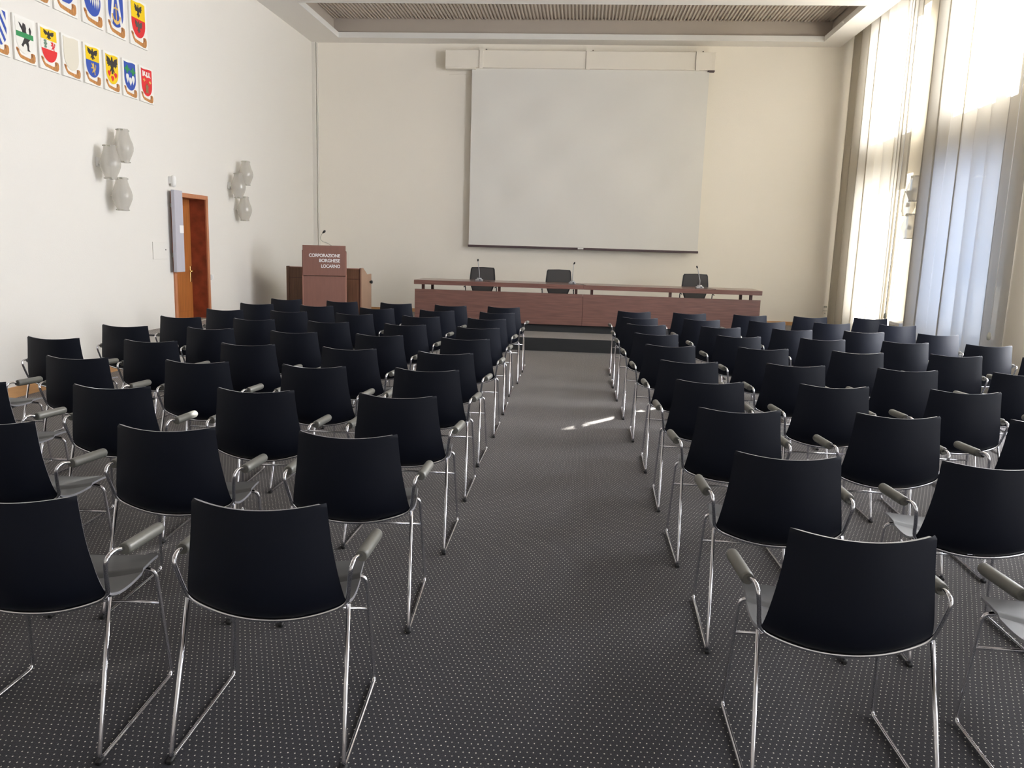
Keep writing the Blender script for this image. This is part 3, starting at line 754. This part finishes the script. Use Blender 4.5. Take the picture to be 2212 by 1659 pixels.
CHAIRS = [
    ('La', 1, -0.924, 2.247, 0.052), ('La', 2, -0.916, 3.15, 0.041), ('La', 3, -0.911, 4.027, -0.002), ('La', 4, -0.929, 4.916, -0.008),
    ('La', 5, -0.948, 5.723, -0.021), ('La', 6, -0.934, 6.641, -0.008), ('La', 7, -0.945, 7.565, -0.003), ('La', 8, -0.974, 8.516, -0.007),
    ('La', 9, -0.951, 9.349, -0.004), ('La', 10, -0.958, 10.225, -0.01), ('Lb', 1, -1.662, 2.187, 0.053), ('Lb', 2, -1.667, 3.117, 0.05),
    ('Lb', 3, -1.652, 4.005, 0.029), ('Lb', 4, -1.632, 4.871, 0.009), ('Lb', 5, -1.663, 5.757, -0.007), ('Lb', 6, -1.67, 6.674, -0.007),
    ('Lb', 7, -1.654, 7.611, -0.002), ('Lb', 8, -1.682, 8.523, -0.008), ('Lb', 9, -1.657, 9.356, -0.007), ('Lb', 10, -1.632, 10.195, -0.014),
    ('Lc', 1, -2.41, 2.15, 0.05), ('Lc', 2, -2.411, 3.082, 0.0), ('Lc', 3, -2.387, 3.933, 0.06), ('Lc', 4, -2.379, 4.857, 0.042),
    ('Lc', 5, -2.428, 5.764, 0.04), ('Lc', 6, -2.401, 6.656, 0.009), ('Lc', 7, -2.4, 7.598, -0.005), ('Lc', 8, -2.408, 8.527, -0.006),
    ('Lc', 9, -2.374, 9.365, -0.01), ('Lc', 10, -2.345, 10.237, -0.015), ('Ld', 2, -3.15, 3.05, 0.03), ('Ld', 3, -3.135, 3.89, 0.0),
    ('Ld', 4, -3.147, 4.823, 0.025), ('Ld', 5, -3.162, 5.737, 0.034), ('Ld', 6, -3.149, 6.689, 0.041), ('Ld', 7, -3.128, 7.579, 0.022),
    ('Ld', 8, -3.141, 8.553, 0.013), ('Ld', 9, -3.119, 9.428, -0.006), ('Ld', 10, -3.049, 10.232, -0.008), ('Le', 3, -3.9, 3.86, 0.03),
    ('Le', 4, -3.88, 4.77, 0.02), ('Le', 5, -3.887, 5.687, 0.003), ('Le', 6, -3.879, 6.633, 0.012), ('Le', 7, -3.847, 7.549, 0.013),
    ('Le', 8, -3.828, 8.49, 0.004), ('Le', 9, -3.845, 9.412, -0.002), ('Le', 10, -3.804, 10.282, -0.005), ('Ra', 1, 0.824, 2.271, 0.01),
    ('Ra', 2, 0.832, 3.155, -0.011), ('Ra', 3, 0.813, 4.049, 0.023), ('Ra', 4, 0.8, 4.915, -0.009), ('Ra', 5, 0.787, 5.78, -0.004),
    ('Ra', 6, 0.754, 6.719, 0.002), ('Ra', 7, 0.718, 7.606, -0.002), ('Ra', 8, 0.696, 8.526, 0.008), ('Ra', 9, 0.685, 9.327, 0.004),
    ('Ra', 10, 0.681, 10.26, 0.0), ('Rb', 1, 1.615, 2.27, 0.0), ('Rb', 2, 1.617, 3.164, -0.0), ('Rb', 3, 1.593, 4.083, 0.002),
    ('Rb', 4, 1.539, 4.939, -0.005), ('Rb', 5, 1.535, 5.819, -0.017), ('Rb', 6, 1.513, 6.762, -0.01), ('Rb', 7, 1.485, 7.672, -0.001),
    ('Rb', 8, 1.465, 8.547, 0.004), ('Rb', 9, 1.395, 9.407, 0.007), ('Rb', 10, 1.37, 10.291, 0.007), ('Rc', 2, 2.39, 3.18, 0.0),
    ('Rc', 3, 2.326, 4.083, -0.0), ('Rc', 4, 2.295, 4.936, -0.009), ('Rc', 5, 2.293, 5.801, -0.017), ('Rc', 6, 2.262, 6.747, -0.023),
    ('Rc', 7, 2.254, 7.694, -0.014), ('Rc', 8, 2.195, 8.564, 0.005), ('Rc', 9, 2.139, 9.468, 0.003), ('Rc', 10, 2.118, 10.325, 0.007),
    ('Rd', 4, 3.12, 4.96, 0.0), ('Rd', 5, 3.071, 5.816, -0.0), ('Rd', 6, 3.049, 6.787, -0.011), ('Rd', 7, 2.996, 7.692, -0.028),
    ('Rd', 8, 2.927, 8.601, 0.011), ('Rd', 9, 2.887, 9.558, 0.001), ('Rd', 10, 2.867, 10.383, 0.001), ('Re', 5, 3.85, 5.85, 0.0),
    ('Re', 6, 3.769, 6.799, -0.0), ('Re', 7, 3.731, 7.691, -0.008), ('Re', 8, 3.665, 8.604, 0.002), ('Re', 9, 3.623, 9.579, -0.002),
    ('Re', 10, 3.637, 10.504, -0.006),
]
office_chair(-1.745, 14.15, 'black office chair behind the left part of the desk')
office_chair(-0.395, 14.15, 'black office chair in the middle behind the desk')
office_chair(1.98, 14.15, 'black office chair behind the right end of the desk')

# ================================================================== LECTERN, CABINET
LY = 12.62
t = thing('lectern', 'tall reddish wooden lectern with white lettering on its front', 'lectern', (-4.045, LY, STAGE_Z))
lo = part('front_panel', MB().box(-4.369, -3.721, LY+0.012, LY+0.035, STAGE_Z, 1.018, 0.002), 'lectern_wood', t)
up = part('front_board', MB().box(-4.376, -3.714, LY-0.012, LY+0.012, 1.030, 1.500, 0.002), 'lectern_wood', t)
for xa, xb in ((-4.386, -4.369), (-3.721, -3.704)):
    part('side_panel', MB().box(xa, xb, LY+0.013, LY+0.42, STAGE_Z, 1.03).box(xa, xb, LY+0.013, LY+0.30, 1.03, 1.40), 'edge_wood', t)
part('back_shelf', MB().box(-4.368, -3.722, LY+0.036, LY+0.33, 0.98, 1.01).box(-4.368, -3.722, LY+0.036, LY+0.34, STAGE_Z, STAGE_Z+0.02), 'lectern_wood', t)
def fn(a, b, d): return (a, LY+0.0125+b, 1.400+d-0.09*b)
part('reading_top', MB().prism([(-4.386, 0), (-3.704, 0), (-3.704, 0.34), (-4.386, 0.34)], fn, 0, 0.02), 'lectern_wood', t)
def lettering(txt, right, base, height, width):
    cu = bpy.data.curves.new('txt', 'FONT'); cu.body = txt; cu.size = 1.0; cu.extrude = 0.0; cu.offset = 0.022
    cu.space_character = 0.94
    ob = bpy.data.objects.new('txt', cu)
    COL.objects.link(ob); bpy.context.view_layer.update()
    dg = bpy.context.evaluated_depsgraph_get()
    me = bpy.data.meshes.new_from_object(ob.evaluated_get(dg))
    bpy.data.objects.remove(ob)
    xs = [v.co.x for v in me.vertices]; ysn = [v.co.y for v in me.vertices]
    x0, x1, y0, y1 = min(xs), max(xs), min(ysn), max(ysn)
    V = [((v.co.x-x0)/(x1-x0)*width, (v.co.y-y0)/(y1-y0)*height) for v in me.vertices]
    F = [tuple(p.vertices) for p in me.polygons]
    # give the letters a little thickness
    from collections import Counter
    ec = Counter(); od = {}
    for f in F:
        for i in range(len(f)):
            a, b = f[i], f[(i+1) % len(f)]; ec[frozenset((a, b))] += 1; od[frozenset((a, b))] = (a, b)
    n = len(V); yf, yb = LY-0.0165, LY-0.011
    VV = [(right-width+a, yf, base+b) for a, b in V]+[(right-width+a, yb, base+b) for a, b in V]
    FF = list(F)+[(od[e][1], od[e][0], n+od[e][0], n+od[e][1]) for e, c in ec.items() if c == 1]
    mb = MB().add(VV, FF)
    o = part('lettering', mb, 'letter_white', up, 'white lettering')
    return o
# letter block measured on the board
lettering('CORPORAZIONE', -3.801, 1.318, 0.052, 0.478)
lettering('BORGHESE', -3.801, 1.240, 0.052, 0.322)
lettering('LOCARNO', -3.801, 1.153, 0.052, 0.292)

lectern = t
t = thing('gooseneck_microphone', 'thin curved gooseneck microphone on top of the lectern', 'microphone', (-3.90, LY+0.20, 1.40))
part('base', MB().lathe([(0, 0.0), (.03, 0.0), (.028, .02), (0, .022)], (-3.90, LY+0.20, 1.408), 16), 'black_plastic', t)
part('gooseneck', MB().tube([(-3.90, LY+0.20, 1.415), (-3.90, LY+0.19, 1.47), (-3.99, LY+0.16, 1.535), (-4.08, LY+0.14, 1.56), (-4.115, LY+0.13, 1.61), (-4.085, LY+0.12, 1.675), (-4.06, LY+0.11, 1.70)], 0.0045, 8, fillet=0.05), 'grille_grey', t)
part('mic_head', MB().tube([(-4.072, LY+0.112, 1.69), (-4.055, LY+0.108, 1.705), (-4.040, LY+0.104, 1.72), (-4.030, LY+0.10, 1.735)], [0.008, 0.017, 0.019, 0.008], 12), 'rubber_black', t)
LR = 0.27
lectern.rotation_euler = (0, 0, LR)
pv = Vector((-4.045, LY, 0)); lv_ = Vector(t.location)-pv; lv_.z = t.location.z
t.location = pv+Matrix.Rotation(LR, 3, 'Z') @ lv_; t.rotation_euler = (0, 0, LR)

CY = 13.17

t = thing('media_cabinet', 'brown wooden cabinet standing behind the lectern', 'cabinet', (-4.2, CY+0.3, STAGE_Z))
cx0, cx1 = -4.867, -3.600
fp = MB().box(cx0+0.045, cx1-0.03, CY+0.008, CY+0.03, 0.965, 1.125).box(cx0+0.045, cx1-0.03, CY+0.008, CY+0.03, STAGE_Z, 0.955)
part('front_panel', fp, 'cabinet_wood', t)
part('inner_panel', MB().box(cx0+0.022, cx1-0.016, CY+0.028, CY+0.036, STAGE_Z, 1.12), 'desk_dark', t)
part('corner_post', MB().box(cx0+0.022, cx0+0.046, CY, CY+0.04, STAGE_Z, 1.145), 'cabinet_wood', t)
part('corner_post', MB().box(cx1-0.030, cx1-0.016, CY, CY+0.04, STAGE_Z, 1.145), 'desk_dark', t)
part('top_rail', MB().box(cx0+0.046, cx1-0.03, CY, CY+0.03, 1.125, 1.138), 'edge_wood', t)
def fs(a, b, d): return (d, CY+a, b)
side = [(0, STAGE_Z), (.62, STAGE_Z), (.62, 1.035), (.36, 1.03), (.10, 1.145), (0, 1.145)]
part('side_panel', MB().prism(side, fs, cx1-0.016, cx1+0.006), 'cabinet_side', t, 'lighter side panel with a sloping notch at the top')
part('side_panel', MB().prism(side, fs, cx0, cx0+0.022), 'cabinet_wood', t)
part('shelf', MB().box(cx0+0.022, cx1-0.016, CY+0.037, CY+0.62, 0.99, 1.01), 'cabinet_wood', t)
part('knob', MB().lathe([(0, .03), (.025, .026), (.03, 0), (.012, -.012), (.010, -.03)], (cx1+0.03, CY+0.50, 0.90), 14, 'x'), 'rubber_black', t, 'black knob')

# ================================================================== HALL CHAIRS
def lerp(tab, v):
    for i in range(len(tab)-1):
        if v <= tab[i+1][0] or i == len(tab)-2:
            t = (v-tab[i][0])/(tab[i+1][0]-tab[i][0])
            # catmull-rom on the table values
            p = [tab[max(i-1, 0)][1:], tab[i][1:], tab[i+1][1:], tab[min(i+2, len(tab)-1)][1:]]
            return tuple(0.5*((2*b)+(-a+c)*t+(2*a-5*b+4*c-d)*t*t+(-a+3*b-3*c+d)*t*t*t) for a, b, c, d in zip(*p))
# parameter v: 0 top edge of the back ... 1 front edge of the seat
EDGE = [(0, .199, .0, .820), (.12, .2035, .003, .760), (.25, .212, .008, .680), (.38, .224, .018, .600), (.48, .235, .032, .535), (.55, .243, .055, .492),
        (.62, .247, .110, .468), (.70, .245, .190, .460), (.80, .236, .290, .458), (.90, .225, .385, .455), (1, .214, .468, .446)]
CENT = [(0, 0, -.056, .806), (.12, 0, -.057, .745), (.25, 0, -.056, .665), (.38, 0, -.050, .580), (.48, 0, -.036, .510), (.55, 0, -.004, .458),
        (.62, 0, .060, .433), (.70, 0, .150, .428), (.80, 0, .265, .432), (.90, 0, .370, .438), (1, 0, .462, .432)]
def shell(v0, v1, nv, nu=20):
    top = []
    th = 0.0085
    def P(u, v):
        e = lerp(EDGE, v); c = lerp(CENT, v)
        k = abs(u)**2.0
        vv = v
        return Vector((e[0]*u, c[1]+(e[1]-c[1])*k, c[2]+(e[2]-c[2])*k))
    grid = []
    for j in range(nv+1):
        v = v0+(v1-v0)*j/nv
        row = []
        for i in range(nu+1):
            u = -1+2*i/nu
            # rounded corners at the top of the back and the front of the seat
            vv = v; cr = 0.035
            d = (1-abs(u))
            if v < cr and d < 0.09: 
                q = (0.09-d)/0.09
                vv = max(v, cr*(1-math.sqrt(max(0, 1-q*q)))*0.9)
            if v > 1-cr and d < 0.09:
                q = (0.09-d)/0.09
                vv = min(v, 1-cr*(1-math.sqrt(max(0, 1-q*q)))*0.9)
            row.append(P(u, vv))
        grid.append(row)
    def N(j, i):
        a = grid[min(j+1, nv)][i]-grid[max(j-1, 0)][i]; b = grid[j][min(i+1, nu)]-grid[j][max(i-1, 0)]
        n = a.cross(b)
        return n.normalized() if n.length > 1e-9 else Vector((0, 0, 1))
    mb = MB(); W = nu+1
    A = []; B = []
    for j in range(nv+1):
        for i in range(W):
            n = N(j, i)
            if v0+(v1-v0)*j/nv > 0.8 and n.z < 0: n = -n
            A.append(grid[j][i]); B.append(grid[j][i]+n*th)
    n0 = len(A)
    F = []
    for j in range(nv):
        for i in range(nu):
            a = j*W+i
            F.append((a, a+1, a+W+1, a+W)); F.append((n0+a, n0+a+W, n0+a+W+1, n0+a+1))
    mb.add(A+B, F, True)
    E = []
    ring = [i for i in range(W)]+[j*W+nu for j in range(1, nv+1)]+[nv*W+i for i in range(nu-1, -1, -1)]+[j*W for j in range(nv-1, 0, -1)]
    rv = [A[k] for k in ring]+[B[k] for k in ring]; m = len(ring)
    mb.add(rv, [(k, m+k, m+(k+1) % m, (k+1) % m) for k in range(m)])
    mb.edge0 = len(mb.f)-m
    return mb
RT = 0.0072
def make_chair():
    t = thing('armchair', 'x', 'chair', (0, 0, 0))
    L = dict(local=True)
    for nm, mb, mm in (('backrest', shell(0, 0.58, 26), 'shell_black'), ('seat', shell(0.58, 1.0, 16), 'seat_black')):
        o_ = part(nm, mb, [mm, 'shell_edge_highlight'], t, **L)
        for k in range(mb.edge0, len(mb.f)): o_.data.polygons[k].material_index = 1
    # tube that carries the arms and passes under the back of the shell
    pts = [(.287, .322, .608), (.284, .110, .616), (.272, -.005, .640), (.258, .030, .560), (.250, .052, .482)]
    under = []
    for k in range(9):
        u = 1-2*k/8
        c_ = (.250*u, .050-.030*(1-u*u), .477-.050*(1-abs(u)**2.2))
        under.append(c_)
    af = [pts[0], pts[1], (.274, .045, .632), (.272, .004, .618), (.262, .018, .560)]+under+[(-.262, .018, .560), (-.272, .004, .618), (-.274, .045, .632), (-.284, .110, .616), (-.287, .322, .608)]
    part('arm_frame', MB().tube(af, RT, 8, fillet=0.035, fs=4), 'chrome', t, **L)
    for s in (1, -1):
        leg = [(s*.252, .050, .478), (s*.266, -.085, .009), (s*.258, .425, .009), (s*.236, .385, .425), (s*.150, .375, .437), (s*.140, .20, .424)]
        part('sled_leg', MB().tube(leg, RT, 8, fillet=0.026, fs=4), 'chrome', t, **L)
        part('armrest', MB().tube([(s*.2830, .092, .6178), (s*.2832, .102, .6172), (s*.2838, .112, .6166), (s*.2875, .305, .6085), (s*.2872, .320, .6080), (s*.2873, .328, .6077)],
                                  [.0170, .0200, .0205, .0205, .019, .012], 14), 'rubber_grey', t, 'grey armrest pad', **L)
        part('foot_glide', MB().box(s*.266-.010, s*.266+.010, -.096, -.066, 0, .016, .004), 'rubber_black', t, 'black foot glide', **L)
    part('stretcher', MB().tube([(-.243, .396, .298), (.243, .396, .298)], .0055, 8), 'chrome', t, **L)
    return t
ORD = ['first', 'second', 'third', 'fourth', 'fifth', 'sixth', 'seventh', 'eighth', 'ninth', 'tenth']
SEAT = ['aisle seat', 'second seat from the aisle', 'third seat from the aisle', 'fourth seat from the aisle', 'wall seat', 'window seat']
def chair_label(blk, r):
    side, c = blk[0], 'abcde'.index(blk[1])
    s = SEAT[c] if c < 4 else ('wall seat' if side == 'L' else 'window seat')
    if r == 1: rw = 'nearest row'
    elif r <= 5: rw = ORD[r-1]+' nearest row'
    elif r == 10: rw = 'row closest to the stage'
    else: rw = ORD[10-r]+' row from the stage'
    return 'black armchair, %s, %s, %s block' % (s, rw, 'left' if side == 'L' else 'right')
proto = make_chair()
first = True
for blk, r, X, Y, th in CHAIRS:
    if first: o = proto; o.location = (X, Y, 0); o.rotation_euler = (0, 0, th); first = False
    else: o = copy_tree(proto, (X, Y, 0), th)
    o['label'] = chair_label(blk, r)
    o['group'] = 'black armchairs left of the aisle' if blk[0] == 'L' else 'black armchairs right of the aisle'

# ================================================================== OUTSIDE (unseen blocks added to keep direct sun off some windows)
struct('ground_outside', MB().box(XR+WT, 40, -30, 60, -0.5, -0.3), 'outside_ground')
n_ = MB().box(9.0, 12.0, 14.0, 17.6, -0.3, 4.9)
n_.box(7.5, 12.0, -12, 12.7, -0.3, 14)
struct('sun_blockers_outside', n_, 'sun_blocker_matte')
